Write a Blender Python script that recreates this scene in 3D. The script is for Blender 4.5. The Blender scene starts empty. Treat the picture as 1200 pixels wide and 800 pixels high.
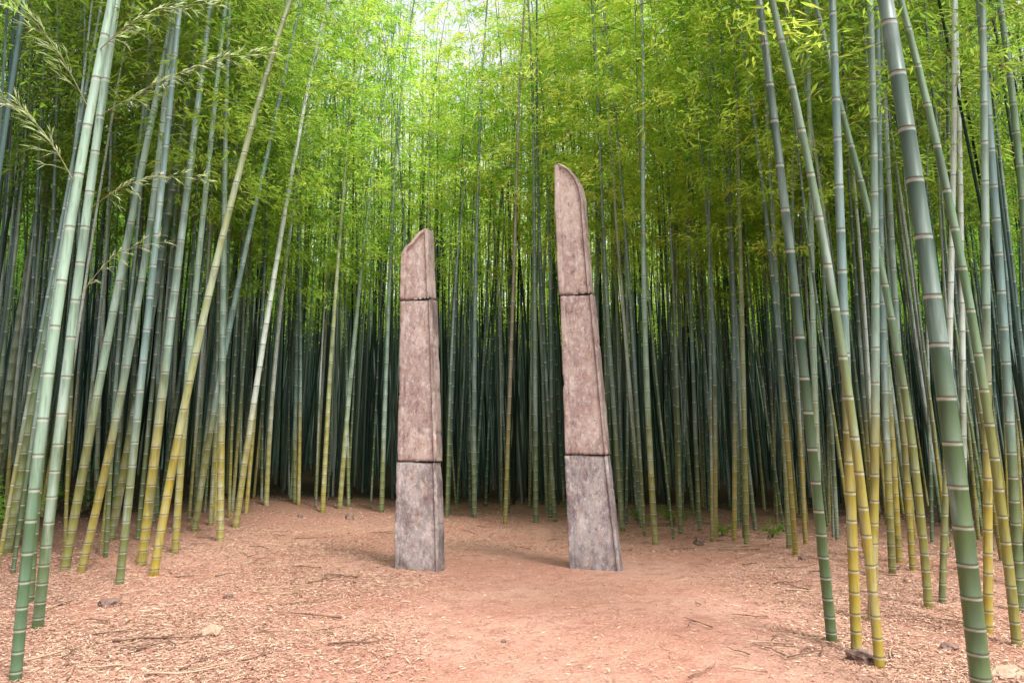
import bpy, bmesh, math, random
import numpy as np
from mathutils import Vector, Matrix, noise
random.seed(11); rng = np.random.default_rng(11)
C = bpy.context.scene.collection
TH = math.radians(7.23); F = 867.0; CZ = 1.6
CT, ST = math.cos(TH), math.sin(TH)

# ------------------------------------------------------------------ helpers
def ray(px, py):
    u = (px-600)/F; v = (400-py)/F
    return Vector((u, CT - v*ST, ST + v*CT))
def ss(a, b, t):
    t = min(1, max(0, (t-a)/(b-a))); return t*t*(3-2*t)
def g(x, y):
    n = 0.06*noise.noise(Vector((x*.3, y*.3, 3.1))) + 0.018*noise.noise(Vector((x*1.4, y*1.4, 7.7)))
    left = 0.45*ss(1.0, 9.0, -x)*ss(8, 17, y)
    d = math.hypot(x, y-8)
    hh = 27 - 13*(1-ss(.15, .6, abs(x/max(y, 1)-.03)))*ss(10, 30, y)
    return n + left + hh*ss(34, 64, d)  # last term: hill ring added round the clearing to block low sky light
def on_ground(px, py):
    d = ray(px, py); z = 0
    for _ in range(12):
        t = (z-CZ)/d.z if d.z < -1e-4 else 20
        t = min(max(t, 1), 60)
        z = 0.5*z + 0.5*g(d.x*t, d.y*t)
    t = (z-CZ)/d.z
    return Vector((d.x*t, d.y*t, g(d.x*t, d.y*t)))
def at_y(px, py, Y):
    d = ray(px, py); t = Y/d.y
    return Vector((d.x*t, Y, CZ + d.z*t))

def mesh_np(name, V, Q, mat, attrs=None, smooth=True):
    V = np.asarray(V, dtype=np.float32).reshape(-1, 3); Q = np.asarray(Q, dtype=np.int32).reshape(-1, 4)
    me = bpy.data.meshes.new(name)
    me.vertices.add(len(V)); me.vertices.foreach_set('co', V.ravel())
    me.loops.add(len(Q)*4); me.loops.foreach_set('vertex_index', Q.ravel())
    me.polygons.add(len(Q)); me.polygons.foreach_set('loop_start', np.arange(0, len(Q)*4, 4, dtype=np.int32))
    me.polygons.foreach_set('use_smooth', np.full(len(Q), smooth, dtype=bool))
    me.update(calc_edges=True)
    if attrs:
        for k, a in attrs.items():
            a = np.asarray(a, dtype=np.float32)
            if a.ndim == 2:
                at = me.attributes.new(k, 'FLOAT_COLOR', 'POINT'); at.data.foreach_set('color', a.ravel())
            else:
                at = me.attributes.new(k, 'FLOAT', 'POINT'); at.data.foreach_set('value', a)
    me.materials.append(mat)
    return me
def link(name, me, parent=None, loc=None):
    o = bpy.data.objects.new(name, me); C.objects.link(o)
    if parent: o.parent = parent
    if loc is not None: o.location = loc
    return o
def tag(o, label, cat, group=None, kind=None):
    if label: o['label'] = label
    if cat: o['category'] = cat
    if group: o['group'] = group
    if kind: o['kind'] = kind
    return o
def empty(name, loc):
    o = bpy.data.objects.new(name, None); C.objects.link(o); o.location = loc; o.empty_display_size = .2
    return o

# ------------------------------------------------------------------ materials
def newmat(name):
    m = bpy.data.materials.new(name); m.use_nodes = True
    nt = m.node_tree; nt.nodes.clear()
    out = nt.nodes.new('ShaderNodeOutputMaterial')
    return m, nt, out
def N(nt, t, **kw):
    n = nt.nodes.new(t)
    for k, v in kw.items(): setattr(n, k, v)
    return n
def mixc(nt, fac, a, b, blend='MIX'):
    n = nt.nodes.new('ShaderNodeMix'); n.data_type = 'RGBA'; n.blend_type = blend; n.clamp_factor = True
    for s, v in ((0, fac), (6, a), (7, b)):
        if isinstance(v, (tuple, list)): n.inputs[s].default_value = (*v, 1) if len(v) == 3 else v
        elif isinstance(v, (int, float)): n.inputs[s].default_value = v
        else: nt.links.new(v, n.inputs[s])
    return n.outputs[2]
def mth(nt, op, a, b=0, clamp=False):
    n = nt.nodes.new('ShaderNodeMath'); n.operation = op; n.use_clamp = clamp
    for s, v in ((0, a), (1, b)):
        if isinstance(v, (int, float)): n.inputs[s].default_value = v
        else: nt.links.new(v, n.inputs[s])
    return n.outputs[0]
def mrange(nt, v, a, b, c=0, d=1):
    n = nt.nodes.new('ShaderNodeMapRange'); n.interpolation_type = 'SMOOTHSTEP'
    nt.links.new(v, n.inputs[0])
    for i, x in enumerate((a, b, c, d)): n.inputs[i+1].default_value = x
    return n.outputs[0]
def ntex(nt, vec, scale, detail=4, rough=.55):
    n = nt.nodes.new('ShaderNodeTexNoise'); n.inputs['Scale'].default_value = scale
    n.inputs['Detail'].default_value = detail; n.inputs['Roughness'].default_value = rough
    if vec is not None: nt.links.new(vec, n.inputs['Vector'])
    return n.outputs[0]
def mapping(nt, vec, scale):
    n = nt.nodes.new('ShaderNodeMapping'); n.inputs['Scale'].default_value = scale
    nt.links.new(vec, n.inputs['Vector']); return n.outputs[0]

def culm_material():
    m, nt, out = newmat('bamboo_culm_skin')
    at = N(nt, 'ShaderNodeAttribute', attribute_name='cd')
    sep = N(nt, 'ShaderNodeSeparateColor'); nt.links.new(at.outputs['Color'], sep.inputs[0])
    band, line, hz = sep.outputs[0], sep.outputs[1], sep.outputs[2]     # hz = height / 15
    oi = N(nt, 'ShaderNodeObjectInfo')
    geo = N(nt, 'ShaderNodeNewGeometry')
    v1 = mapping(nt, geo.outputs['Position'], (7, 7, 1.0))
    n1 = ntex(nt, v1, 1.0, 3); n3 = ntex(nt, mapping(nt, geo.outputs['Position'], (50, 50, 5)), 1, 2)
    lowc = mixc(nt, oi.outputs['Alpha'], (0.05, 0.115, 0.045), (0.38, 0.28, 0.02))
    hn = mth(nt, 'ADD', hz, mth(nt, 'MULTIPLY', mth(nt, 'SUBTRACT', n1, .5), .18))
    lowf = mth(nt, 'MULTIPLY', mrange(nt, hn, 0.185, 0.05), 0.92)
    c = mixc(nt, lowf, oi.outputs['Color'], lowc)
    c = mixc(nt, mth(nt, 'MULTIPLY', mrange(nt, n1, .52, .74), .4), c, (0.48, 0.57, 0.54))
    c = mixc(nt, mth(nt, 'MULTIPLY', mrange(nt, n1, .5, .3), .55), c, (0.035, 0.06, 0.038))
    c = mixc(nt, mth(nt, 'MULTIPLY', mrange(nt, n3, .52, .7), .45), c, (0.07, 0.09, 0.05))
    c = mixc(nt, mth(nt, 'MULTIPLY', band, .62), c, (0.62, 0.68, 0.61))
    c = mixc(nt, mth(nt, 'MULTIPLY', line, .6), c, (0.06, 0.07, 0.04))
    b = N(nt, 'ShaderNodeBsdfPrincipled'); nt.links.new(c, b.inputs['Base Color'])
    b.inputs['Roughness'].default_value = .38; b.inputs['Specular IOR Level'].default_value = .5
    nt.links.new(b.outputs[0], out.inputs[0]); return m
def far_culm_material():
    m, nt, out = newmat('distant_culm_skin')
    at = N(nt, 'ShaderNodeAttribute', attribute_name='cd')
    d = N(nt, 'ShaderNodeBsdfDiffuse'); nt.links.new(at.outputs['Color'], d.inputs[0])
    nt.links.new(d.outputs[0], out.inputs[0]); return m
def leaf_material(name, cols, trans):
    m, nt, out = newmat(name)
    at = N(nt, 'ShaderNodeAttribute', attribute_name='rnd')
    oi = N(nt, 'ShaderNodeObjectInfo')
    f = mth(nt, 'ADD', mth(nt, 'MULTIPLY', at.outputs['Fac'], .7), mth(nt, 'MULTIPLY', oi.outputs['Random'], .3))
    cr = N(nt, 'ShaderNodeValToRGB'); nt.links.new(f, cr.inputs[0])
    e = cr.color_ramp.elements
    e[0].position = 0; e[0].color = (*cols[0], 1); e[1].position = 1; e[1].color = (*cols[-1], 1)
    for i in range(1, len(cols)-1):
        k = e.new(i/(len(cols)-1)); k.color = (*cols[i], 1)
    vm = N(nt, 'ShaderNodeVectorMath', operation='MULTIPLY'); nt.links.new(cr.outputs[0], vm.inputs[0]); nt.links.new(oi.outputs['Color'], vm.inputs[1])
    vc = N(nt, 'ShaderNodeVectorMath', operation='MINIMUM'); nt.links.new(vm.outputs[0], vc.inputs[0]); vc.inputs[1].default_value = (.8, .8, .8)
    col = vc.outputs[0]
    d = N(nt, 'ShaderNodeBsdfDiffuse'); t = N(nt, 'ShaderNodeBsdfTranslucent'); mx = N(nt, 'ShaderNodeMixShader')
    nt.links.new(col, d.inputs[0])
    vt = N(nt, 'ShaderNodeVectorMath', operation='MULTIPLY'); nt.links.new(col, vt.inputs[0]); vt.inputs[1].default_value = trans
    v2 = N(nt, 'ShaderNodeVectorMath', operation='MINIMUM'); nt.links.new(vt.outputs[0], v2.inputs[0]); v2.inputs[1].default_value = (.88, .9, .5)
    nt.links.new(v2.outputs[0], t.inputs[0]); mx.inputs[0].default_value = .55
    nt.links.new(d.outputs[0], mx.inputs[1]); nt.links.new(t.outputs[0], mx.inputs[2])
    nt.links.new(mx.outputs[0], out.inputs[0]); return m
def ground_material():
    m, nt, out = newmat('red_earth')
    geo = N(nt, 'ShaderNodeNewGeometry'); P = geo.outputs['Position']
    n1 = ntex(nt, P, .6, 4); n2 = ntex(nt, P, 5, 5, .65); n3 = ntex(nt, P, 38, 3, .7); n4 = ntex(nt, P, 120, 2, .7)
    c = mixc(nt, mrange(nt, n1, .35, .65), (0.44, 0.215, 0.155), (0.52, 0.295, 0.22))
    c = mixc(nt, mth(nt, 'MULTIPLY', mrange(nt, n2, .45, .7), .8), c, (0.33, 0.155, 0.11))
    c = mixc(nt, mth(nt, 'MULTIPLY', mrange(nt, n3, .5, .66), .55), c, (0.60, 0.41, 0.32))
    c = mixc(nt, mth(nt, 'MULTIPLY', mrange(nt, n4, .55, .68), .6), c, (0.16, 0.075, 0.052))
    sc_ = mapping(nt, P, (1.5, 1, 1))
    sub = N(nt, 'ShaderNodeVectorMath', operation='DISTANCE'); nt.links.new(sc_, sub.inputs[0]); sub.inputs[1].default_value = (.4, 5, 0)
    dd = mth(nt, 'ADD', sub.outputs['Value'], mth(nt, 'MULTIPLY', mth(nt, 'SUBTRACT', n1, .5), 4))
    c = mixc(nt, mth(nt, 'MULTIPLY', mrange(nt, dd, 8.5, 11.5), .85), c, (0.22, 0.12, 0.085))  # forest shade painted into the soil colour, deepening past the clearing edge
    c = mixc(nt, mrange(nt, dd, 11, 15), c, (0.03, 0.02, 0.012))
    c = mixc(nt, mrange(nt, dd, 22, 32), c, (0.006, 0.010, 0.006))  # added hill painted near-black, like deep shade between the culms
    b = N(nt, 'ShaderNodeBsdfPrincipled'); nt.links.new(c, b.inputs['Base Color'])
    b.inputs['Roughness'].default_value = .95; b.inputs['Specular IOR Level'].default_value = .1
    bp = N(nt, 'ShaderNodeBump'); bp.inputs['Strength'].default_value = 1.0; bp.inputs['Distance'].default_value = .04
    h = mth(nt, 'ADD', mth(nt, 'MULTIPLY', n2, 1.2), mth(nt, 'MULTIPLY', n3, .5))
    h = mth(nt, 'ADD', h, mth(nt, 'MULTIPLY', n4, .2))
    nt.links.new(h, bp.inputs['Height']); nt.links.new(bp.outputs[0], b.inputs['Normal'])
    nt.links.new(b.outputs[0], out.inputs[0]); return m
def litter_material():
    m, nt, out = newmat('dry_litter')
    at = N(nt, 'ShaderNodeAttribute', attribute_name='rnd')
    cr = N(nt, 'ShaderNodeValToRGB'); nt.links.new(at.outputs['Fac'], cr.inputs[0])
    e = cr.color_ramp.elements
    e[0].color = (0.10, 0.05, 0.035, 1); e[1].color = (0.74, 0.57, 0.43, 1)
    k = e.new(.28); k.color = (0.30, 0.16, 0.11, 1); k = e.new(.65); k.color = (0.53, 0.35, 0.26, 1)
    b = N(nt, 'ShaderNodeBsdfDiffuse'); nt.links.new(cr.outputs[0], b.inputs[0])
    nt.links.new(b.outputs[0], out.inputs[0]); return m
def simple_noise_mat(name, a, b_, scale, rough=.85, bump=.5, c3=None):
    m, nt, out = newmat(name)
    tc = N(nt, 'ShaderNodeTexCoord')
    n1 = ntex(nt, tc.outputs['Object'], scale, 5, .65); n2 = ntex(nt, tc.outputs['Object'], scale*5, 4, .7)
    c = mixc(nt, mrange(nt, n1, .38, .62), a, b_)
    if c3: c = mixc(nt, mrange(nt, n2, .5, .68), c, c3)
    b = N(nt, 'ShaderNodeBsdfPrincipled'); nt.links.new(c, b.inputs['Base Color']); b.inputs['Roughness'].default_value = rough
    bp = N(nt, 'ShaderNodeBump'); bp.inputs['Strength'].default_value = bump; bp.inputs['Distance'].default_value = .02
    nt.links.new(n2, bp.inputs['Height']); nt.links.new(bp.outputs[0], b.inputs['Normal'])
    nt.links.new(b.outputs[0], out.inputs[0]); return m
def plain_mat(name, col):
    m, nt, out = newmat(name)
    oi = N(nt, 'ShaderNodeObjectInfo')
    c = mixc(nt, oi.outputs['Random'], tuple(v*.8 for v in col), tuple(v*1.25 for v in col))
    d = N(nt, 'ShaderNodeBsdfDiffuse'); nt.links.new(c, d.inputs[0]); nt.links.new(d.outputs[0], out.inputs[0]); return m
def stone_material():
    m, nt, out = newmat('weathered_stone')
    geo = N(nt, 'ShaderNodeNewGeometry'); P = geo.outputs['Position']
    oi = N(nt, 'ShaderNodeObjectInfo')
    n1 = ntex(nt, mapping(nt, P, (3.2, 3.2, 1.6)), 1, 6, .7)
    st = ntex(nt, mapping(nt, P, (8, 8, 2.8)), 1, 6, .72)
    n2 = ntex(nt, mapping(nt, P, (16, 16, 11)), 1, 6, .78); n3 = ntex(nt, P, 60, 4, .7); n5 = ntex(nt, mapping(nt, P, (11, 11, 5)), 1, 5, .65)
    vo = N(nt, 'ShaderNodeTexVoronoi'); vo.inputs['Scale'].default_value = 48; nt.links.new(P, vo.inputs['Vector'])
    c = mixc(nt, mrange(nt, n1, .40, .60), (0.66, 0.52, 0.465), (0.49, 0.355, 0.325))
    c = mixc(nt, oi.outputs['Alpha'], c, mixc(nt, mrange(nt, n1, .42, .58), (0.50, 0.465, 0.475), (0.28, 0.24, 0.26)))
    c = mixc(nt, mth(nt, 'MULTIPLY', mrange(nt, st, .55, .65), .6), c, (0.22, 0.16, 0.155))
    c = mixc(nt, mth(nt, 'MULTIPLY', mrange(nt, st, .46, .36), .55), c, (0.76, 0.69, 0.65))
    c = mixc(nt, mth(nt, 'MULTIPLY', mrange(nt, n5, .55, .65), .5), c, (0.50, 0.29, 0.20))
    c = mixc(nt, mth(nt, 'MULTIPLY', mrange(nt, n2, .53, .61), .6), c, (0.80, 0.74, 0.70))
    c = mixc(nt, mth(nt, 'MULTIPLY', mrange(nt, n2, .45, .37), .65), c, (0.17, 0.12, 0.118))
    c = mixc(nt, mth(nt, 'MULTIPLY', mrange(nt, n3, .55, .66), .45), c, (0.82, 0.78, 0.75))
    c = mixc(nt, mth(nt, 'MULTIPLY', mrange(nt, vo.outputs['Distance'], .28, .05), .3), c, (0.12, 0.085, 0.085))
    pt = N(nt, 'ShaderNodeAttribute', attribute_name='stone_dark')
    c = mixc(nt, mth(nt, 'MULTIPLY', pt.outputs['Fac'], .85), c, (0.055, 0.042, 0.04))  # darker at edges, pits, joints, panel grooves, side faces and foot
    b = N(nt, 'ShaderNodeBsdfPrincipled'); nt.links.new(c, b.inputs['Base Color']); b.inputs['Roughness'].default_value = .88
    b.inputs['Specular IOR Level'].default_value = .25
    bp = N(nt, 'ShaderNodeBump'); bp.inputs['Strength'].default_value = .5; bp.inputs['Distance'].default_value = .012
    h = mth(nt, 'ADD', n2, mth(nt, 'MULTIPLY', n3, .5)); h = mth(nt, 'ADD', h, mth(nt, 'MULTIPLY', vo.outputs['Distance'], .2))
    nt.links.new(h, bp.inputs['Height']); nt.links.new(bp.outputs[0], b.inputs['Normal'])
    nt.links.new(b.outputs[0], out.inputs[0]); return m
M_CULM = culm_material(); M_FCULM = far_culm_material()
M_LEAF = leaf_material('bamboo_leaf', [(0.12, 0.26, 0.04), (0.25, 0.44, 0.06), (0.43, 0.60, 0.09), (0.68, 0.72, 0.16)], (1.4, 1.4, 1.2))
M_PALE = leaf_material('pale_leaf', [(0.44, 0.56, 0.28), (0.54, 0.64, 0.36), (0.64, 0.72, 0.46), (0.70, 0.74, 0.52)], (1.05, 1.05, .9))
M_BR = plain_mat('branch_skin', (0.20, 0.23, 0.09))
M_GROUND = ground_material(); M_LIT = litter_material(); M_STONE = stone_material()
M_ROCK = simple_noise_mat('rock', (0.16, 0.10, 0.085), (0.30, 0.19, 0.15), 7, .9, .8, (0.09, 0.06, 0.05))
M_ROCKL = simple_noise_mat('tan_rock', (0.42, 0.27, 0.19), (0.5, 0.34, 0.25), 7, .9, .8)
M_STICK = simple_noise_mat('dry_stick', (0.12, 0.065, 0.045), (0.28, 0.17, 0.11), 9, .85, .5)
M_STICKL = simple_noise_mat('pale_stick', (0.5, 0.37, 0.26), (0.36, 0.23, 0.15), 9, .8, .4)
M_JOINT = simple_noise_mat('dark_joint_stone', (0.03, 0.025, 0.022), (0.06, 0.045, 0.04), 9)  # dark stone core set into the gaps between blocks
M_PSTEM = plain_mat('pale_twig', (0.42, 0.46, 0.26))

# ------------------------------------------------------------------ leaves / tubes
def leaf_quads(P, D, L, W, droop=.25):
    n = len(P)
    D = D/np.linalg.norm(D, axis=1, keepdims=True)
    up = np.tile([0, 0, 1.0], (n, 1)) + rng.normal(0, .45, (n, 3))
    S = np.cross(D, up); S /= (np.linalg.norm(S, axis=1, keepdims=True)+1e-6)
    L = L[:, None]; W = W[:, None]
    a = P; tip = P + D*L; tip[:, 2] -= droop*L[:, 0]*.5
    m = P + D*L*.38
    V = np.stack([a, m+S*W*.5, tip, m-S*W*.5], axis=1)
    Q = np.arange(n*4).reshape(n, 4)
    return V.reshape(-1, 3), Q
def polytubes(P, R, sides=3):
    nb, k, _ = P.shape
    d = P[:, -1]-P[:, 0]; d /= (np.linalg.norm(d, axis=1, keepdims=True)+1e-9)
    ref = np.where(np.abs(d[:, 2:3]) > .9, np.array([[1., 0, 0]]), np.array([[0, 0, 1.]]))
    s = np.cross(d, ref); s /= np.linalg.norm(s, axis=1, keepdims=True); u = np.cross(s, d)
    an = np.arange(sides)*2*math.pi/sides
    off = s[:, None, None, :]*np.cos(an)[None, None, :, None] + u[:, None, None, :]*np.sin(an)[None, None, :, None]
    V = P[:, :, None, :] + off*R[:, :, None, None]
    idx = np.arange(nb*k*sides).reshape(nb, k, sides)
    a = idx[:, :-1, :]; b = idx[:, 1:, :]
    Q = np.stack([a, np.roll(a, -1, 2), np.roll(b, -1, 2), b], axis=-1)
    return V.reshape(-1, 3), Q.reshape(-1, 4)

def culm_mesh(path, H, r0, sides, rnd=random):
    zs, rm, bd, ln = [-.12], [1.05], [0], [0]
    z = .04; ph = rnd.random()*.05
    z += ph
    while z < H-.2:
        step = 0.12 + 0.24*min(1, z/2.4) - .12*max(0, (z-H*.6)/(H*.4)); step *= .9+.2*rnd.random()
        bw = .010 + .012*min(1, z/3)
        for dz, m_, b_, l_ in ((-bw-.010, .995, 0, 0), (-bw, .995, .8, 0), (-.005, 1.0, 1, 0), (-.002, 1.045, .3, 1), (.004, 1.05, 0, 1), (.010, .985, .1, .1)):
            zs.append(z+dz); rm.append(m_); bd.append(b_); ln.append(l_)
        z += step
    zs.append(H); rm.append(1); bd.append(0); ln.append(0)
    zs = np.array(zs); rm = np.array(rm)
    t = np.clip(zs/H, 0, 1); r = r0*(1-.88*t**1.35)*rm
    x, y = path(zs)
    an = np.arange(sides)*2*math.pi/sides
    V = np.stack([x[:, None]+r[:, None]*np.cos(an), y[:, None]+r[:, None]*np.sin(an), np.repeat(zs[:, None], sides, 1)], axis=-1)
    idx = np.arange(len(zs)*sides).reshape(len(zs), sides)
    a = idx[:-1]; b = idx[1:]
    Q = np.stack([a, np.roll(a, -1, 1), np.roll(b, -1, 1), b], axis=-1)
    cd = np.stack([np.array(bd), np.array(ln), np.clip(zs/15, 0, 1), np.ones(len(zs))], axis=-1)
    cd = np.repeat(cd[:, None, :], sides, 1).reshape(-1, 4)
    return mesh_np('culm', V, Q, M_CULM, {'cd': cd})

def crown_meshes(path, H, start, ncl=7, nl=7, Lmax=1.5, leaf=.15, sp=.38):
    zb = np.arange(start, H-.15, sp); zb = np.repeat(zb, 2); nb = len(zb)
    zb = zb + rng.uniform(-.08, .08, nb)
    zb = np.minimum(zb, H-.02)
    az = rng.uniform(0, 2*math.pi) + np.repeat(np.arange(nb//2)*math.pi, 2) + np.tile([-.45, .45], nb//2) + rng.normal(0, .6, nb)
    q = (zb-start)/(H-start)
    L = Lmax*np.minimum(1, .55+(zb-start)/2.5)*(1-.72*np.clip(q, 0, 1)**2)*rng.uniform(.6, 1.15, nb)
    x, y = path(zb)
    base = np.stack([x, y, zb], -1); dh = np.stack([np.cos(az), np.sin(az), np.zeros(nb)], -1)
    rise = rng.uniform(.35, .8, nb)
    def pt(t):   # t (nb,k)
        h = dh[:, None, :]*(L[:, None]*t)[..., None]
        h[..., 2] += L[:, None]*(rise[:, None]*t - .75*t*t)
        return base[:, None, :] + h
    k = 5; T = np.tile(np.linspace(0, 1, k), (nb, 1)); P = pt(T)
    R = .007*(1-.8*T)*(.5+.5*(L/Lmax))[:, None]
    BV, BQ = polytubes(P, R, 3)
    T = rng.uniform(.25, 1.03, (nb, ncl)); CP = pt(T) + rng.normal(0, 1, (nb, ncl, 3))*np.array([.17, .17, .05])*(L[:, None, None]/1.2)
    CP = np.repeat(CP.reshape(-1, 3), nl, 0); D0 = np.repeat(np.repeat(dh, ncl, 0), nl, 0)
    n = len(CP)
    cdir = np.repeat(rng.normal(0, .5, (n//nl, 3)), nl, 0)
    D = D0*.6 + cdir + rng.normal(0, .55, (n, 3)); D[:, 2] = D[:, 2]*.4 - .25
    CP = CP + rng.normal(0, .05, (n, 3))
    LV, LQ = leaf_quads(CP, D, rng.uniform(.6, 1.25, n)*leaf, rng.uniform(.7, 1.2, n)*leaf*.19)
    rn = np.repeat(np.clip(np.repeat(rng.uniform(0, 1, n//nl), nl)*.6+rng.uniform(0, .4, n), 0, 1), 4)
    return mesh_np('branches', BV, BQ, M_BR), mesh_np('foliage', LV, LQ, M_LEAF, {'rnd': rn}, False)
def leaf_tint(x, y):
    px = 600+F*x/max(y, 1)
    c = max(0, 1-abs(px-650)/600)          # light painted into leaf colour: brighter, yellower near the opening, shaded flanks
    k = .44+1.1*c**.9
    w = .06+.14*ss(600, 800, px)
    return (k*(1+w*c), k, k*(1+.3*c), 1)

# ------------------------------------------------------------------ ground
xs = np.concatenate([-np.geomspace(160, 15, 30), np.arange(-14, 14.01, .16), np.geomspace(15, 160, 30)])
ys = np.concatenate([-np.geomspace(160, 2, 24), np.arange(-1, 24, .16), np.geomspace(25, 200, 44)])
GX, GY = np.meshgrid(xs, ys)
GZ = np.array([g(a, b) for a, b in zip(GX.ravel(), GY.ravel())])
idx = np.arange(len(xs)*len(ys)).reshape(len(ys), len(xs))
Q = np.stack([idx[:-1, :-1], idx[:-1, 1:], idx[1:, 1:], idx[1:, :-1]], -1)
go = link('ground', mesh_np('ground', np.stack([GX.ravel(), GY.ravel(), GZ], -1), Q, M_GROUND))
tag(go, 'reddish brown trodden earth floor of the bamboo clearing', 'ground', kind='structure')

# ------------------------------------------------------------------ stone pillars
def pillar(basepx, left, right, joints, name_label, rot, T, alphas, part_labels, seed, rough_top=0):
    P0 = on_ground(*basepx); a = math.radians(rot)
    S = Vector((math.cos(a), -math.sin(a), 0)); Nn = Vector((-math.sin(a), -math.cos(a), 0)); Cm = Vector((0, 0, CZ))
    def tosz(px, py):
        d = ray(px, py); t = (P0-Cm).dot(Nn)/d.dot(Nn); p = Cm + d*t
        return (p-P0).dot(S), p.z-P0.z
    lf = sorted([tosz(*p)[::-1] for p in left]); rt = sorted([tosz(*p)[::-1] for p in right])
    lz, lsv = zip(*lf); rz, rsv = zip(*rt)
    zt = max(lz[-1], rz[-1]); js = [tosz(*j)[1] for j in joints]
    bounds = [-.2] + js + [zt]
    root = empty('stone_pillar', P0); tag(root, name_label, 'pillar', 'tall stone pillars in the clearing')
    for k in range(len(bounds)-1):
        z0, z1 = bounds[k]+(.006 if k else 0), bounds[k+1]-(.006 if k < len(bounds)-2 else 0)
        top = k == len(bounds)-2
        nr = int((z1-z0)/.018)+1; nf = 50
        zz = np.linspace(0, 1, nr)
        if top: zz = 1-(1-zz)**1.6
        zz = z0+(z1-z0)*zz
        V = []; W = []
        dxs = (0, .010, -.008)[k]
        for z in zz:
            l = float(np.interp(z, lz, lsv)); r = float(np.interp(z, rz, rsv))
            if rough_top and z > zt-.26: l += rough_top*noise.noise(Vector((z*16, seed, 0))) * ss(zt-.26, zt-.2, z) + rough_top*.5*noise.noise(Vector((z*45, seed, 0)))
            if r-l < .02: mid = (l+r)/2; l, r = mid-.01, mid+.01
            l0, r0_ = l, r
            ed = min(z-z0 if k else 9, z1-z if not top else 9)
            jw = .022+.025*max(0, noise.noise(Vector((seed, k, z))))
            row = []; wr = []
            ce = .012 + .008*noise.noise(Vector((seed, z*4, k)))
            cl = max(0, noise.noise(Vector((seed+5, z*3.3, k*3)))-.3)*.045 + max(0, noise.noise(Vector((seed+9, z*14, k*3)))-.28)*.03
            crr = max(0, noise.noise(Vector((seed+15, z*3.7, k*3)))-.3)*.04 + max(0, noise.noise(Vector((seed+19, z*14, k*3)))-.28)*.025
            w = r-l
            l += min(cl, w*.2); r -= min(crr, w*.2); w = r-l
            jn0 = max(0, 1-ed/jw); jc = .008*jn0*jn0
            for i in range(nf):
                u = i/(nf-1); u = .5-.5*math.cos(u*math.pi) if w > .1 else u
                u = .45*u + .55*i/(nf-1)
                s = l+w*u
                e1, e2 = s-l0, r0_-s
                d1, d2 = s-l, r-s
                jwl = jw*(.6+1.6*max(0, noise.noise(Vector((s*9, seed, k)))+.3)); jn = max(0, 1-ed/jwl)
                dep = 0.0
                rimL, rimR = .062, .034
                pan = min(ss(rimL, rimL+.010, e1), ss(rimR, rimR+.010, e2))
                if top: pan = min(pan, ss(.07, .09, (zt-z)+min(e1, e2)*.3))
                dep -= .024*pan
                ch = max(0, 1-min(d1, d2)/max(ce, .004))
                dep -= ch*ch*.012 + .011*jn*jn
                p = Vector((s*6, z*6, seed))
                dep += .004*noise.noise(p*.6) + .0025*noise.noise(p*1.9) + .002*noise.noise(p*4.5)
                pit = max(0, noise.noise(Vector((s*12, z*10, seed+3)))-.42)
                dep -= pit*.02
                row.append((s, dep))
                edge = .7*math.exp(-(min(d1, d2)/.018)**2)*max(0, .55+1.2*noise.noise(Vector((s*3, z*3, seed+7))))
                wr.append(max(0, min(1, jn*.55 + pit*1.0 + edge + .55*ss(rimL-.004, rimL+.006, e1)*(1-ss(rimL+.010, rimL+.028, e1))*(.6+noise.noise(Vector((0, z*3, seed)))) + .65*ss(rimR-.004, rimR+.005, e2)*(1-ss(rimR+.008, rimR+.022, e2)) + .55*(1-ss(0, .4, z))*(.5+noise.noise(Vector((s*9, z*5, 1)))))))
            sw = .35+.5*max(0, .4+noise.noise(Vector((seed, z*2.5, 9))))
            for i in range(1, 7):
                f = i/7; nn = .007*noise.noise(Vector((f*3, z*5, seed+30)))
                row.append((r+nn-jc*.8, -.02-f*(T-.03))); wr.append(max(sw, jn0*.6))
            for i in range(8):
                f = i/7
                row.append((r-.01-(w-.02)*f, -T+.01*noise.noise(Vector((f*4, z*4, seed+40))))); wr.append(.3)
            for i in range(1, 7):
                f = i/7; nn = .007*noise.noise(Vector((f*3, z*5, seed+50)))
                row.append((l+nn+jc*.8, -T+.01+f*(T-.03))); wr.append(max(sw, jn0*.6))
            for (s, dd) in row:
                p = S*(s+dxs) + Nn*dd; V.append((p.x, p.y, z))
            W += wr
        nc = len(row); idx = np.arange(nr*nc).reshape(nr, nc)
        A = idx[:-1]; B = idx[1:]
        Q = np.stack([A, np.roll(A, -1, 1), np.roll(B, -1, 1), B], -1).reshape(-1, 4)
        caps = []
        for rw, fl in ((idx[0], True), (idx[-1], False)):
            for i in range(nc//2-1):
                q = [rw[i], rw[i+1], rw[nc-2-i], rw[nc-1-i]]
                caps.append(q[::-1] if fl else q)
        Q = np.vstack([Q, np.array(caps)])
        o = link('stone_block', mesh_np('stone_block', V, Q, M_STONE, {'stone_dark': np.clip(W, 0, 1)}), root)
        o.color = (1, 1, 1, alphas[k])
        if part_labels[k]: o['label'] = part_labels[k]
    for jz in js:
        l = float(np.interp(jz, lz, lsv))+.02; r = float(np.interp(jz, rz, rsv))-.02
        pts = [S*l+Nn*-.035, S*r+Nn*-.035, S*r+Nn*-(T-.03), S*l+Nn*-(T-.03)]
        V = [(p.x, p.y, jz+h) for h in (-.03, .03) for p in pts]
        Q = [(0, 1, 5, 4), (1, 2, 6, 5), (2, 3, 7, 6), (3, 0, 4, 7), (4, 5, 6, 7), (3, 2, 1, 0)]
        link('joint', mesh_np('joint', V, Q, M_JOINT, smooth=False), root)
    return P0
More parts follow.
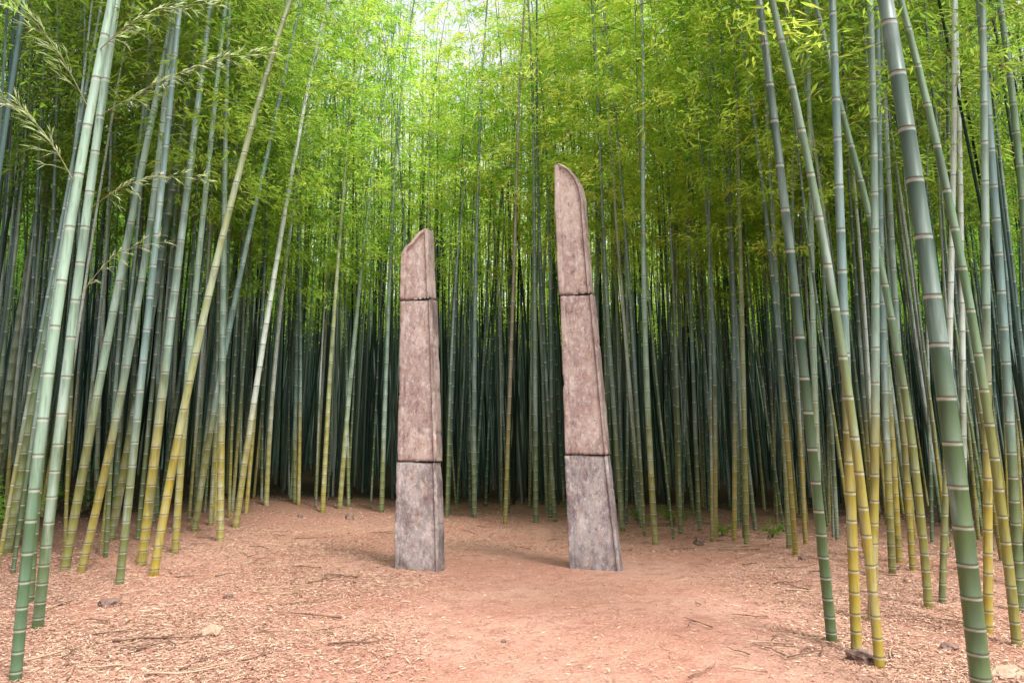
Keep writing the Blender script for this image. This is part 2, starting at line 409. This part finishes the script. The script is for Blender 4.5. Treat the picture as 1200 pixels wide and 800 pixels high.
PL = pillar((488, 668), [(461, 668), (464, 540), (468, 350), (470, 305), (471, 295), (475, 289), (481, 283), (487, 276), (492, 271), (496, 268)],
       [(514, 674), (510, 540), (504, 350), (502, 300), (501, 268)], [(486, 541), (487, 351)],
       'shorter left stone pillar of three stacked blocks with slanted broken top', 20, .21, (.8, .1, 0),
       ('greyer bottom block standing in the earth', None, 'top block with slanted chipped end'), 3.3, .025)
PR = pillar((698, 668), [(667, 668), (664, 600), (661, 533), (655, 345), (650, 240), (650, 194), (651, 192)],
       [(727, 674), (711, 533), (693, 345), (686, 262), (684, 232), (681, 218), (675, 206), (668, 198), (662, 194), (657, 192)], [(686, 533), (675, 345)],
       'taller right stone pillar leaning left with a rounded blade-like top', 20, .21, (1, .15, .05),
       ('greyer streaked bottom block standing in the earth', None, 'top block with rounded right shoulder'), 8.1)

# ------------------------------------------------------------------ hand placed bamboos of the clearing's edge
TI = {'G': (0.12, 0.205, 0.11), 'P': (0.28, 0.41, 0.31), 'B': (0.15, 0.245, 0.235), 'Y': (0.28, 0.32, 0.15),
      'D': (0.048, 0.09, 0.065), 'N': (0.25, 0.20, 0.14), 'W': (0.52, 0.58, 0.52), 'S': (0.185, 0.275, 0.22)}
H_ = [
 (18, 797, 62, 400, 130, 0, 15, 'P', 0, 5.5, 'pale bamboo at the left, the culm rooted nearest the bottom left corner'),
 (44, 735, 85, 380, 138, 0, 14, 'P', .1, 5.5, 'pale green bamboo rooted just behind the one in the bottom left corner'),
 (34, 705, 60, 420, 120, 60, 12, 'G', .1, 5.8, 'green bamboo third from the bottom left corner'),
 (76, 668, 130, 380, 196, 60, 12, 'P', .5, 5.5, 'whitish green bamboo curving right at the left edge of the clearing'),
 (95, 670, 150, 420, 190, 150, 11, 'S', .8, 5.2, 'yellow based bamboo right of the whitish curved one at left'),
 (166, 662, 205, 340, 240, 60, 13, 'S', .9, 5.0, 'straight bamboo with yellow foot at the left side of the clearing'),
 (180, 674, 248, 330, 338, 0, 12, 'Y', 1, 5.6, 'long yellowish bamboo leaning strongly right over the left side'),
 (140, 684, 165, 450, 196, 150, 11, 'B', .3, 5.4, 'grey green bamboo beside the foot of the strongly leaning yellow one'),
 (-4, 575, 45, 250, 92, 0, 15, 'Y', .5, 6.5, 'thick olive bamboo crossing the upper left corner'),
 (8, 648, 55, 380, 110, 100, 12, 'G', .3, 5.8, 'dull green bamboo close to the left frame edge'),
 (258, 634, 261, 380, 264, 150, 10, 'S', .9, 5.0, 'upright bamboo at left with straight trunk beside the leaning yellow one'),
 (276, 618, 312, 380, 350, 160, 9, 'W', .7, 5.4, 'whitish bamboo leaning right at the left rear of the clearing'),
 (228, 622, 262, 420, 316, 170, 9, 'B', .5, 5.4, 'slim grey bamboo leaning right behind the upright one at left'),
 (130, 632, 172, 400, 214, 150, 11, 'D', .4, 5.5, 'dark green bamboo among the left cluster'),
 (205, 648, 222, 420, 246, 180, 10, 'P', .8, 5.4, 'pale bamboo between the two yellow footed ones at left'),
 (378, 600, 388, 420, 402, 230, 7, 'Y', .7, 5.0, 'yellow green bamboo left of the shorter stone pillar'),
 (398, 596, 412, 430, 432, 240, 7, 'P', .6, 5.0, 'pale bamboo just left of the shorter pillar leaning right'),
 (447, 600, 453, 420, 462, 220, 7, 'S', .3, 5.4, 'grey bamboo directly beside the left edge of the shorter pillar'),
 (312, 592, 322, 430, 345, 240, 7, 'W', .6, 4.8, 'thin whitish bamboo standing at the left rear'),
 (345, 588, 347, 430, 352, 240, 6, 'B', .4, 4.8, 'thin upright blue grey bamboo at the left rear'),
 (592, 614, 598, 440, 604, 260, 6, 'N', .6, 7.5, 'dead brown bamboo standing between the two pillars'),
 (628, 612, 627, 400, 624, 0, 7, 'S', .2, 6.8, 'tall straight grey bamboo just left of the taller pillar'),
 (556, 606, 556, 430, 560, 220, 7, 'B', .2, 5.6, 'blue grey bamboo right of the shorter pillar'),
 (645, 606, 646, 420, 642, 220, 6, 'B', .2, 5.8, 'slim bamboo tight against the left edge of the taller pillar'),
 (768, 638, 757, 420, 756, 60, 9, 'P', .6, 6.2, 'pale straight bamboo standing alone right of the taller pillar'),
 (730, 622, 716, 430, 706, 250, 7, 'S', .3, 6.0, 'bamboo rising close behind the right edge of the taller pillar'),
 (752, 618, 736, 430, 722, 260, 6, 'W', .3, 6.2, 'thin whitish bamboo leaning left behind the taller pillar'),
 (820, 622, 812, 430, 806, 240, 6, 'B', .3, 5.4, 'thin blue grey bamboo midway along the right rear'),
 (875, 637, 870, 400, 862, 100, 8, 'Y', .5, 4.8, 'pale yellow bamboo at the right rear with slight left lean'),
 (925, 642, 915, 430, 902, 200, 8, 'S', .4, 4.3, 'grey bamboo right of the pale yellow one at the right rear'),
 (975, 752, 938, 400, 890, 0, 14, 'D', .1, 4.9, 'dark green bamboo leaning left, first of the right foreground group'),
 (1004, 766, 990, 400, 975, 0, 14, 'B', 1, 5.2, 'grey bamboo with yellow foot in the right foreground group'),
 (1031, 782, 985, 400, 905, 0, 13, 'G', 1, 5.1, 'green bamboo curving far left from the right foreground group'),
 (1022, 728, 1026, 380, 1021, 0, 12, 'S', .9, 5.3, 'upright bamboo with yellow foot behind the right foreground group'),
 (1153, 830, 1100, 400, 1038, 0, 25, 'D', .12, 5.0, 'thickest bamboo, dark grey green, in the right foreground'),
 (1192, 756, 1135, 350, 1056, 0, 13, 'G', .6, 5.0, 'green bamboo leaning left right of the thickest one'),
 (1158, 742, 1156, 400, 1150, 0, 12, 'S', 1, 5.3, 'upright bamboo with yellow foot near the right edge'),
 (1215, 560, 1190, 260, 1145, 0, 14, 'D', 0, 6.0, 'dark thick bamboo crossing the upper right corner'),
 (1088, 712, 1050, 400, 992, 150, 11, 'G', .5, 5.0, 'olive green bamboo leaning left behind the thickest one'),
 (1104, 706, 1112, 430, 1118, 150, 9, 'W', .4, 5.2, 'whitish upright bamboo right of the thickest one'),
 (962, 655, 954, 420, 950, 180, 9, 'P', .8, 4.7, 'pale bamboo behind the dark leaning one at right'),
 (1046, 672, 1036, 430, 1030, 150, 10, 'B', .6, 4.8, 'blue grey bamboo behind the upright one at right'),
 (1130, 668, 1128, 430, 1125, 180, 9, 'W', .2, 5.0, 'thin whitish bamboo at right behind the whitish upright one'),
 (1070, 668, 1054, 430, 1040, 180, 9, 'S', .8, 4.8, 'slim bamboo with yellow foot in the right middle distance'),
 (1196, 716, 1176, 380, 1150, 40, 13, 'B', .2, 5.2, 'blue grey bamboo close to the right frame edge'),
 (1202, 690, 1206, 380, 1170, 0, 12, 'G', .1, 5.4, 'green bamboo grazing the right frame edge'),
]
placed = []
roots = []
def make_path(base, p1, p2, H, tipx, tipy):
    z1, x1 = p1.z-base.z, p1.x-base.x; z2, x2 = p2.z-base.z, p2.x-base.x
    A = np.array([[z1, z1*z1], [z2, z2*z2]]); a, b = np.linalg.solve(A, np.array([x1, x2]))
    sl = a+2*b*z2
    def path(z):
        z = np.asarray(z, float)
        x = np.where(z < z2, a*z+b*z*z, x2 + sl*.8*(z-z2))
        t = np.clip(z/H, 0, 1)
        return x + tipx*np.clip(t-.5, 0, 1)**2*3, tipy*t**3
    return path
for (bx, by, mx, my, tx, ty, w, tint, yel, cs, lab) in H_:
    B = on_ground(bx, by); Y = B.y
    p1 = at_y(mx, my, Y); p2 = at_y(tx, ty, Y)
    H = max(p2.z+3.5, random.uniform(12, 14.5)); dia = w/F*Y*.84
    if lab.startswith('thickest'): dia *= 1.06
    side = 1 if B.x < 0 else -1
    path = make_path(B, p1, p2, H, side*random.uniform(.2, .8), random.uniform(-.3, .3))
    root = empty('bamboo', B)
    tag(root, lab, 'bamboo', 'bamboos ringing the clearing')
    c = link('culm', culm_mesh(path, H, dia/2, 16 if Y < 8 else 10), root)
    t = TI[tint]; k = random.uniform(.9, 1.1)*(1.35 if lab.startswith('thickest') else 1); c.color = (t[0]*k, t[1]*k, t[2]*k, yel)
    if Y < 9: bm_, fm_ = crown_meshes(path, H, cs, ncl=4, nl=6, sp=.42)
    else: bm_, fm_ = crown_meshes(path, H, cs)
    if tint != 'N':
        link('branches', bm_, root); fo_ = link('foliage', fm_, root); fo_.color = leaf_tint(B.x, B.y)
    placed.append((B.x, B.y)); roots.append(root)

# long wispy pale sprays reaching in from the nearest left bamboos
def spray(root, pts, n=22, ln=.17, w=.009):
    B = root.location
    P = np.array([list(at_y(px, py, B.y+dy)-B) for px, py, dy in pts])
    T = np.linspace(0, 1, len(P)); tt = np.linspace(0, 1, 16)
    C3 = np.stack([np.interp(tt, T, P[:, i]) for i in range(3)], -1)
    for _ in range(6): C3[1:-1] = (C3[:-2]+2*C3[1:-1]+C3[2:])/4
    V, Q = polytubes(C3[None], (.0045*(1-.7*tt))[None], 4)
    u = np.linspace(.12, 1, n) + rng.uniform(-.02, .02, n); u = np.clip(u, 0, 1)
    X = np.stack([np.interp(u, tt, C3[:, i]) for i in range(3)], -1)
    d = C3[-1]-C3[0]; d /= np.linalg.norm(d)
    side = np.cross(d, [0, 1, 0]); sg = np.where(np.arange(n) % 2 == 0, 1, -1)[:, None]
    td = d[None]*1.0 + side[None]*sg*rng.uniform(.25, .5, (n, 1)) + rng.normal(0, .12, (n, 3))
    td /= np.linalg.norm(td, axis=1, keepdims=True)
    L = rng.uniform(.6, 1.1, (n, 1))*ln*(1.25-.6*u[:, None])
    s3 = np.linspace(0, 1, 4)
    TP = X[:, None]+td[:, None]*(L[:, :, None]*s3[None, :, None]); TP[..., 2] -= .25*L*s3[None]**2
    V2, Q2 = polytubes(TP, np.tile(.0018*(1-.6*s3), (n, 1)), 3)
    br = link('branch', mesh_np('branch', np.vstack([V, V2]), np.vstack([Q, Q2+len(V)]), M_PSTEM), root)
    nl = 5
    q = rng.uniform(.2, 1.0, (n, nl)); LX = X[:, None]+td[:, None]*(L[:, :, None]*q[..., None]); LX[..., 2] -= .25*L*q**2
    LX = LX.reshape(-1, 3); m = len(LX)
    D = np.repeat(td, nl, 0) + rng.normal(0, .22, (m, 3)); D[:, 2] -= .12
    LV, LQ = leaf_quads(LX, D, rng.uniform(.7, 1.2, m)*.10, rng.uniform(.7, 1.2, m)*w, .4)
    link('leaves', mesh_np('leaves', LV, LQ, M_PALE, {'rnd': np.repeat(rng.uniform(0, 1, m), 4)}, False), br)
r0, r1 = roots[0], roots[1]
spray(r0, [(105, 130, 0), (75, 70, -.2), (45, 30, -.3), (15, 0, -.4)])
spray(r0, [(88, 215, 0), (60, 165, -.2), (30, 130, -.3), (-10, 112, -.4)])
spray(r1, [(118, 135, 0), (180, 98, -.3), (245, 70, -.5), (312, 62, -.6)], 36)
spray(r1, [(105, 245, 0), (140, 218, -.2), (185, 205, -.3), (240, 210, -.4)], 24)
spray(r1, [(92, 350, 0), (120, 310, -.2), (150, 290, -.3), (190, 284, -.4)], 14, .14, .007)
spray(r0, [(115, 60, 0), (150, 28, -.2), (195, 8, -.3), (250, 4, -.4)], 26)

# ------------------------------------------------------------------ the stand of bamboos round the clearing
EPX = [-300, 0, 120, 200, 300, 380, 500, 620, 760, 880, 950, 1050, 1150, 1500]
EY = [5.0, 6.4, 8.4, 10.8, 13.6, 15.2, 14.8, 14.2, 12.2, 10.8, 9.0, 8.0, 7.2, 6.0]
pos = np.array(placed)
tries = 0
allp = np.zeros((5000, 2)); allp[:len(pos)] = pos; cnt = len(pos); nh = cnt
while cnt < nh+3600 and tries < 180000:
    tries += 1
    y = 5+36*math.sqrt(random.random()); x = random.uniform(-1, 1)*(.80*y+1.5)
    px = 600+F*x/y
    if y < np.interp(px, EPX, EY)+.1: continue
    dmin = .30
    dd = (allp[:cnt, 0]-x)**2 + (allp[:cnt, 1]-y)**2
    if dd.min() < dmin*dmin: continue
    allp[cnt] = (x, y); cnt += 1
rest = [(float(a), float(b)) for a, b in allp[nh:cnt]]
inview = sorted([p for p in rest if abs(p[0]) < .70*p[1]], key=lambda p: p[1])
NI = 300-len(H_)
indiv = inview[:NI]; indset = set(indiv)
far = [p for p in rest if p not in indset]
print('FAR', len(far), 'indiv max y', indiv[-1][1], tries)
def cap_h(x, y, H, z0=0):
    d = abs(600+F*x/y-545)
    if d < 75: return min(H, CZ+(.50+.0018*d)*y-z0)
    return H
tints = [(0.13, 0.21, 0.20), (0.17, 0.255, 0.24), (0.08, 0.14, 0.12), (0.26, 0.35, 0.33), (0.05, 0.09, 0.08), (0.15, 0.21, 0.12), (0.46, 0.53, 0.49), (0.075, 0.125, 0.09)]
zones = [(220, 'slim bamboo in the dense stand on the far left side', 'bamboos crowded on the far left'),
         (460, 'slim bamboo in the dark stand behind the left half of the clearing', 'bamboos crowded behind the left half'),
         (690, 'slim bamboo in the dark stand seen between and behind the pillars', 'bamboos crowded behind the pillars'),
         (930, 'slim bamboo in the stand behind the clearing right of the taller pillar', 'bamboos crowded behind the right half'),
         (9999, 'slim bamboo in the dense stand on the far right side', 'bamboos crowded on the far right')]
for (x, y) in indiv:
    px = 600+F*x/y; z0 = g(x, y)
    H = cap_h(x, y, random.uniform(11.5, 15)*(.95 if y < 12 else 1))
    bend = random.uniform(.3, 1.5); bb = random.uniform(0, 6.28); sx = random.uniform(-.25, .25)
    lean = math.tan(math.radians(random.uniform(.3, 3.6)*(1.0 if abs(x) > 4 else .5)))
    dv = Vector((0-x, 10-y)).normalized() + Vector((random.gauss(0, .6), random.gauss(0, .5)))
    dv.normalize()
    def path(z, H=H, bend=bend, bb=bb, sx=sx, dv=dv, lean=lean):
        z = np.asarray(z, float); t = np.clip(z/H, 0, 1)
        return dv.x*lean*z + math.cos(bb)*bend*t**3 + sx*np.sin(t*math.pi), dv.y*lean*z + math.sin(bb)*bend*t**3 + .15*np.sin(t*5)*t
    root = empty('bamboo', (x, y, z0))
    for lim, lab, gr in zones:
        if px < lim: tag(root, lab, 'bamboo', gr); break
    c = link('culm', culm_mesh(path, H, random.uniform(.020, .042), 7), root); t = random.choice(tints); k = random.uniform(.75, 1.2)*(1 if y < 12.5 else .85)  # rear culms get a darker colour for the shade inside the stand
    c.color = (t[0]*k, t[1]*k, t[2]*k, random.choice((.1, .2, .6, .9)) if abs(px-600) > 200 else random.choice((.0, .1, .3)))
    st_ = random.uniform(4.0, 5.9) if 230 < px < 470 else (random.uniform(4.2, 6.2) if 800 < px < 980 else random.uniform(5.0, 7.0))
    b_, f_ = crown_meshes(path, H, st_, ncl=9 if 200 < px < 1000 else 7, nl=7, Lmax=1.7, leaf=.145)
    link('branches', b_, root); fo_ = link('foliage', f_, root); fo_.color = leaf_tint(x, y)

# far stand: one mass of culms and one of foliage
VV, QQ, CD = [], [], []; off = 0
an = np.arange(5)*2*math.pi/5
LP = []; LS = []
for (x, y) in far:
    z0 = g(x, y); H = cap_h(x, y, random.uniform(11.5, 15.5), z0)
    if H < 3: continue
    zs = [-.1]; z = random.uniform(.1, .3)
    while z < min(8.0, H-.5): zs += [z-.03, z-.025, z, z+.006]; z += random.uniform(.38, .48)
    zs.append(H); zs = np.array(zs)
    tc = np.array(random.choice(tints))*random.uniform(.2, .75)  # the forest's inner shade is put into these culm colours
    lowt = np.clip(1-zs/2.5, 0, 1)[:, None]*random.choice((0, 0, .3))
    col = tc[None]*(1-lowt) + lowt*np.array([.08, .07, .02])
    col[2:-1:4] = col[2:-1:4]*.8+.04; col[3:-1:4] = col[3:-1:4]*.9+.01
    r = random.uniform(.020, .036)*(1-.85*np.clip(zs/H, 0, 1)**1.3)
    lx, ly = random.gauss(0, .25)-.2*math.copysign(1, x)*min(1, abs(x)/6), random.gauss(0, .3)
    t = np.clip(zs/H, 0, 1); cx = x+lx*t*2; cy = y+ly*t*2
    V = np.stack([cx[:, None]+r[:, None]*np.cos(an), cy[:, None]+r[:, None]*np.sin(an), np.repeat((zs+z0)[:, None], 5, 1)], -1)
    idx = np.arange(len(zs)*5).reshape(-1, 5)+off; off += len(zs)*5
    A = idx[:-1]; B = idx[1:]
    VV.append(V.reshape(-1, 3)); QQ.append(np.stack([A, np.roll(A, -1, 1), np.roll(B, -1, 1), B], -1).reshape(-1, 4))
    cd = np.concatenate([col, np.ones((len(zs), 1))], 1); CD.append(np.repeat(cd[:, None], 5, 1).reshape(-1, 4))
    nc = int(np.interp(y, [12, 22, 40], [40, 29, 18]))
    zl = min(random.uniform(5.8, 7.6), H*.45)
    zc = rng.uniform(zl, H, nc); rr = 1.4*np.sqrt(rng.uniform(0, 1, nc))*(1-.6*((zc-zl)/max(1, H-zl))**2); aa = rng.uniform(0, 6.28, nc)
    tt = zc/H
    LP.append(np.stack([x+lx*tt*2+rr*np.cos(aa), y+ly*tt*2+rr*np.sin(aa), z0+zc], -1)); LS.append(np.full(nc, np.interp(y, [12, 40], [.15, .25])))
fo = link('distant_bamboo_stand', mesh_np('distant_bamboo_stand', np.vstack(VV), np.vstack(QQ), M_FCULM, {'cd': np.vstack(CD)}))
tag(fo, 'deep mass of thin bamboo culms receding into the dark forest', 'bamboo stand', kind='stuff')
LP = np.vstack(LP); LS = np.concatenate(LS); nl = 5; n = len(LP)*nl
X = np.repeat(LP, nl, 0) + rng.normal(0, .09, (n, 3)); LSn = np.repeat(LS, nl)
D = np.repeat(rng.normal(0, .7, (len(LP), 3)), nl, 0) + rng.normal(0, .5, (n, 3)); D[:, 2] = D[:, 2]*.5-.3
LV, LQ = leaf_quads(X, D, rng.uniform(.7, 1.2, n)*LSn, rng.uniform(.8, 1.2, n)*LSn*.22)
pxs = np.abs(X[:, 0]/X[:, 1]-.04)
rn = np.clip(rng.uniform(0, 1, n)*(1.35-1.5*np.clip(pxs, 0, .7)), 0, 1)  # shade of the flanks painted in: leaf colour darkens towards both sides
ff = link('distant_bamboo_foliage', mesh_np('distant_bamboo_foliage', LV, LQ, M_LEAF, {'rnd': np.repeat(rn, 4)}, False))
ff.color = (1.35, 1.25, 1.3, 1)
tag(ff, 'far canopy of bamboo leaves above the distant culms', 'foliage', kind='stuff')

# ------------------------------------------------------------------ litter
def dens(x, y):
    cx = .55+.09*(y-6) + .25*noise.noise(Vector((x*.8, y*.8, 2))); pw = 1.8+.06*(y-5)
    a = ss(pw*.4, pw*1.5, abs(x-cx)); a = max(.06, a, ss(9.6, 11.5, y))
    return a*(1-.85*ss(9.5, 12.5, math.hypot(1.5*x-.4, y-5)))
pts = []
while len(pts) < 190000:
    y = random.uniform(3.5, 18); x = random.uniform(-.74, .74)*y
    if random.random() > dens(x, y): continue
    if random.random() > (.30 + .70*min(1, 8/y)): continue
    if noise.noise(Vector((x*.9, y*.9, 5))) + random.uniform(-.4, .9) < 0: continue
    pts.append((x, y, g(x, y)))
P = np.array(pts); n = len(P)
az = rng.uniform(0, 6.28, n); D = np.stack([np.cos(az), np.sin(az), rng.normal(0, .14, n)], -1)
L = rng.uniform(.015, .062, n)*np.where(rng.uniform(0, 1, n) < .06, 2.4, 1); W = rng.uniform(.004, .0095, n)
S = np.stack([-np.sin(az), np.cos(az), rng.normal(0, .3, n)], -1)
P[:, 2] += rng.uniform(.004, .018, n)
V = np.stack([P-D*L[:, None]*.5, P-S*W[:, None]*.6, P+D*L[:, None]*.5, P+S*W[:, None]*.6], 1).reshape(-1, 3)
rn = np.clip(rng.beta(1.8, 1.8, n), 0, 1)
lo = link('leaf_litter', mesh_np('leaf_litter', V, np.arange(n*4).reshape(n, 4), M_LIT, {'rnd': np.repeat(rn, 4)}, False))
tag(lo, 'dry tan bamboo leaves and sheath scraps scattered over the red earth', 'leaf litter', kind='stuff')

# ------------------------------------------------------------------ sticks
def stick(px, py, ang, L, r, mat, label, group=None, fork=False):
    B = on_ground(px, py)
    n = 7; tt = np.linspace(-.5, .5, n); a = math.radians(ang)
    bend = random.uniform(-.12, .12)*L
    P = np.zeros((1, n, 3))
    for i, t in enumerate(tt):
        x = math.cos(a)*t*L - math.sin(a)*bend*(t*t*4); y = math.sin(a)*t*L + math.cos(a)*bend*(t*t*4)
        P[0, i] = (x, y, g(B.x+x, B.y+y)-B.z+r*.8+.010+.012*random.random())
    R = (r*(1-.6*np.linspace(0, 1, n)))[None]
    V, Q = polytubes(P, R, 6)
    k = len(V); Q = np.vstack([Q, [[0, 1, 2, 3], [0, 3, 4, 5], [k-1, k-2, k-3, k-4], [k-1, k-4, k-5, k-6]]])
    if fork:
        s = P[0, 3]; e = s+np.array([math.cos(a+.7), math.sin(a+.7), .04])*L*.3
        V2, Q2 = polytubes(np.stack([s, (s+e)/2+np.array([0, 0, .01]), e])[None], np.array([[r*.6, r*.5, r*.25]]), 5)
        Q = np.vstack([Q, Q2+len(V)]); V = np.vstack([V, V2])
    o = link('stick', mesh_np('stick', V, Q, mat), None, B)
    tag(o, label, 'stick', group)
stick(420, 756, 8, .46, .010, M_STICK, 'dark forked stick lying alone at the front of the clearing', fork=True)
stick(400, 676, 150, .5, .011, M_STICK, 'dark stick lying left of the shorter pillar base')
stick(190, 750, 12, .7, .011, M_STICK, 'long dark stick in the left foreground litter', fork=True)
stick(365, 722, 165, .65, .010, M_STICK, 'dark slanting stick between the left bamboos and the clearing centre')
stick(225, 790, 20, .6, .008, M_STICKL, 'pale stick at the bottom edge left of centre')
stick(890, 755, 172, .5, .008, M_STICKL, 'pale stick on the right front part of the bare earth', fork=True)
stick(860, 645, 160, .7, .012, M_STICKL, 'pale stick near the right rear bamboo bases')
stick(60, 770, 60, .5, .009, M_STICKL, 'pale stick beside the bottom left bamboo')
for zone, lab, gr, n in (((60, 400, 640, 795), 'thin dry twig lying in the litter of the left foreground', 'twigs on the left ground', 56),
                         ((780, 1150, 650, 795), 'thin dry twig lying in the litter of the right foreground', 'twigs on the right ground', 44),
                         ((200, 900, 612, 645), 'thin dry twig lying along the rear edge of the clearing', 'twigs along the rear edge', 36)):
    for _ in range(n):
        py_ = random.uniform(*zone[2:])
        sz = 1 if py_ < 700 else .8
        stick(random.uniform(*zone[:2]), py_, random.uniform(0, 180), random.uniform(.18, .55)*sz, random.uniform(.005, .009)*sz,
              random.choice((M_STICK, M_STICK, M_STICKL)), lab, gr, random.random() < .35)

# ------------------------------------------------------------------ rocks
def rock(px, py, w, label, mat=M_ROCK, fl=.55, cat='rock'):
    B = on_ground(px, py); s = w/F*B.y/2*.95
    bm = bmesh.new(); bmesh.ops.create_icosphere(bm, subdivisions=3, radius=1)
    sd = random.uniform(0, 50)
    for v in bm.verts:
        q = v.co.copy(); d = 1+.45*noise.noise(q*1.3+Vector((sd, 0, 0)))+.2*noise.noise(q*3.5+Vector((sd, 3, 0)))
        v.co = Vector((q.x*d*s, q.y*d*s*.8, q.z*d*s*fl + s*fl*.35))
    me = bpy.data.meshes.new('rock'); bm.to_mesh(me); bm.free(); me.materials.append(mat)
    o = link('rock', me, None, B); o.rotation_euler = (0, 0, random.uniform(0, 6)); tag(o, label, cat)
rock(410, 608, 12, 'small dark rock at the rear left of the shorter pillar', fl=1.0)
rock(819, 638, 13, 'small dark rock at the rear right of the taller pillar', fl=.9)
rock(130, 709, 24, 'brown rock lying among the left foreground litter')
rock(246, 743, 28, 'flat tan stone in the left foreground', M_ROCKL, .5)
rock(268, 700, 12, 'little brown rock above the flat tan stone')
rock(1012, 775, 36, 'brown rock at the foot of the right foreground bamboos')
rock(1112, 760, 20, 'small brown rock left of the thickest bamboo', fl=.5)
rock(940, 655, 10, 'small rock near the dark leaning bamboo at right')
rock(72, 708, 12, 'small rock between the left foreground bamboos')
rock(590, 752, 8, 'tiny stone on the bare earth at the front centre')
rock(1180, 790, 40, 'low tan mound of earth and stone in the bottom right corner', M_ROCKL, .35)
rock(352, 606, 8, 'tiny dark rock along the left rear edge', fl=.9)

# ------------------------------------------------------------------ low green plants
def plant(px, py, h, n, label, wide=1.0, col=(.6, .7, .6, 1)):
    B = on_ground(px, py); root = empty('undergrowth_plant', B); tag(root, label, 'plant')
    ns = 9; az = rng.uniform(0, 6.28, ns); t = np.linspace(0, 1, 5)
    sp = rng.uniform(.2, .6, ns)*h*wide; hh = rng.uniform(.6, 1, ns)*h
    P = np.stack([np.cos(az)[:, None]*sp[:, None]*t**1.3, np.sin(az)[:, None]*sp[:, None]*t**1.3, hh[:, None]*(t-.15*t*t)], -1)
    V, Q = polytubes(P, np.tile(.005*(1-.7*t), (ns, 1)), 3); link('stems', mesh_np('stems', V, Q, M_BR), root)
    i = rng.integers(0, ns, n); u = rng.uniform(.3, 1, n)
    X = np.stack([np.cos(az[i])*sp[i]*u**1.3, np.sin(az[i])*sp[i]*u**1.3, hh[i]*(u-.15*u*u)], -1)+rng.normal(0, .03*h, (n, 3))
    D = np.stack([np.cos(az[i]), np.sin(az[i]), np.zeros(n)], -1)+rng.normal(0, .6, (n, 3)); D[:, 2] = D[:, 2]*.4-.1
    V, Q = leaf_quads(X, D, rng.uniform(.6, 1.2, n)*.10, rng.uniform(.6, 1.2, n)*.02)
    o = link('foliage', mesh_np('foliage', V, Q, M_LEAF, {'rnd': np.repeat(rng.uniform(0, .4, n), 4)}, False), root); o.color = col
plant(792, 616, .45, 260, 'low leafy green plant at the forest edge right of the taller pillar', 1.6)
plant(752, 614, .35, 160, 'smaller green plant left of the low leafy one', 1.4)
plant(10, 640, 1.1, 520, 'bushy green plant at the far left edge', 1.0, (.75, .95, .8, 1))
plant(96, 600, .7, 260, 'low dark plant among the culms right of the bushy one at far left', 1.4, (.35, .45, .35, 1))
plant(846, 628, .3, 120, 'small sprout of leaves at the right rear edge', 1.3)
plant(905, 630, .35, 150, 'leafy sprout behind the right rear bamboos', 1.3)

# ------------------------------------------------------------------ light, sky, camera
w = bpy.data.worlds.new('World'); bpy.context.scene.world = w; w.use_nodes = True
nt = w.node_tree; bg = nt.nodes['Background']
sky = nt.nodes.new('ShaderNodeTexSky'); sky.sky_type = 'NISHITA'; sky.sun_disc = False
sd = Vector((.34, -.44, 1.0)).normalized()
el = math.asin(sd.z); sky.sun_elevation = el; sky.sun_rotation = math.atan2(sd.x, sd.y)
sky.air_density = 1.0; sky.dust_density = 3.0; sky.ozone_density = 1.0
hs = nt.nodes.new('ShaderNodeHueSaturation'); hs.inputs['Saturation'].default_value = .15; hs.inputs['Value'].default_value = 2.6
nt.links.new(sky.outputs[0], hs.inputs['Color']); nt.links.new(hs.outputs[0], bg.inputs['Color'])
bg.inputs['Strength'].default_value = .14
ld = bpy.data.lights.new('sun', 'SUN'); ld.energy = 5.0; ld.angle = math.radians(12); ld.color = (1, .97, .91)
lo_ = bpy.data.objects.new('sun', ld); C.objects.link(lo_); lo_.rotation_euler = (-sd).to_track_quat('-Z', 'Y').to_euler()
cd_ = bpy.data.cameras.new('camera'); cd_.lens = 26.01; cd_.sensor_width = 36; cd_.clip_end = 500; cd_.clip_start = .1
co = bpy.data.objects.new('camera', cd_); C.objects.link(co); co.location = (0, 0, CZ)
co.rotation_euler = (math.radians(90)+TH, 0, 0)
sc = bpy.context.scene; sc.camera = co
sc.view_settings.view_transform = 'Standard'; sc.view_settings.look = 'None'; sc.view_settings.exposure = 0
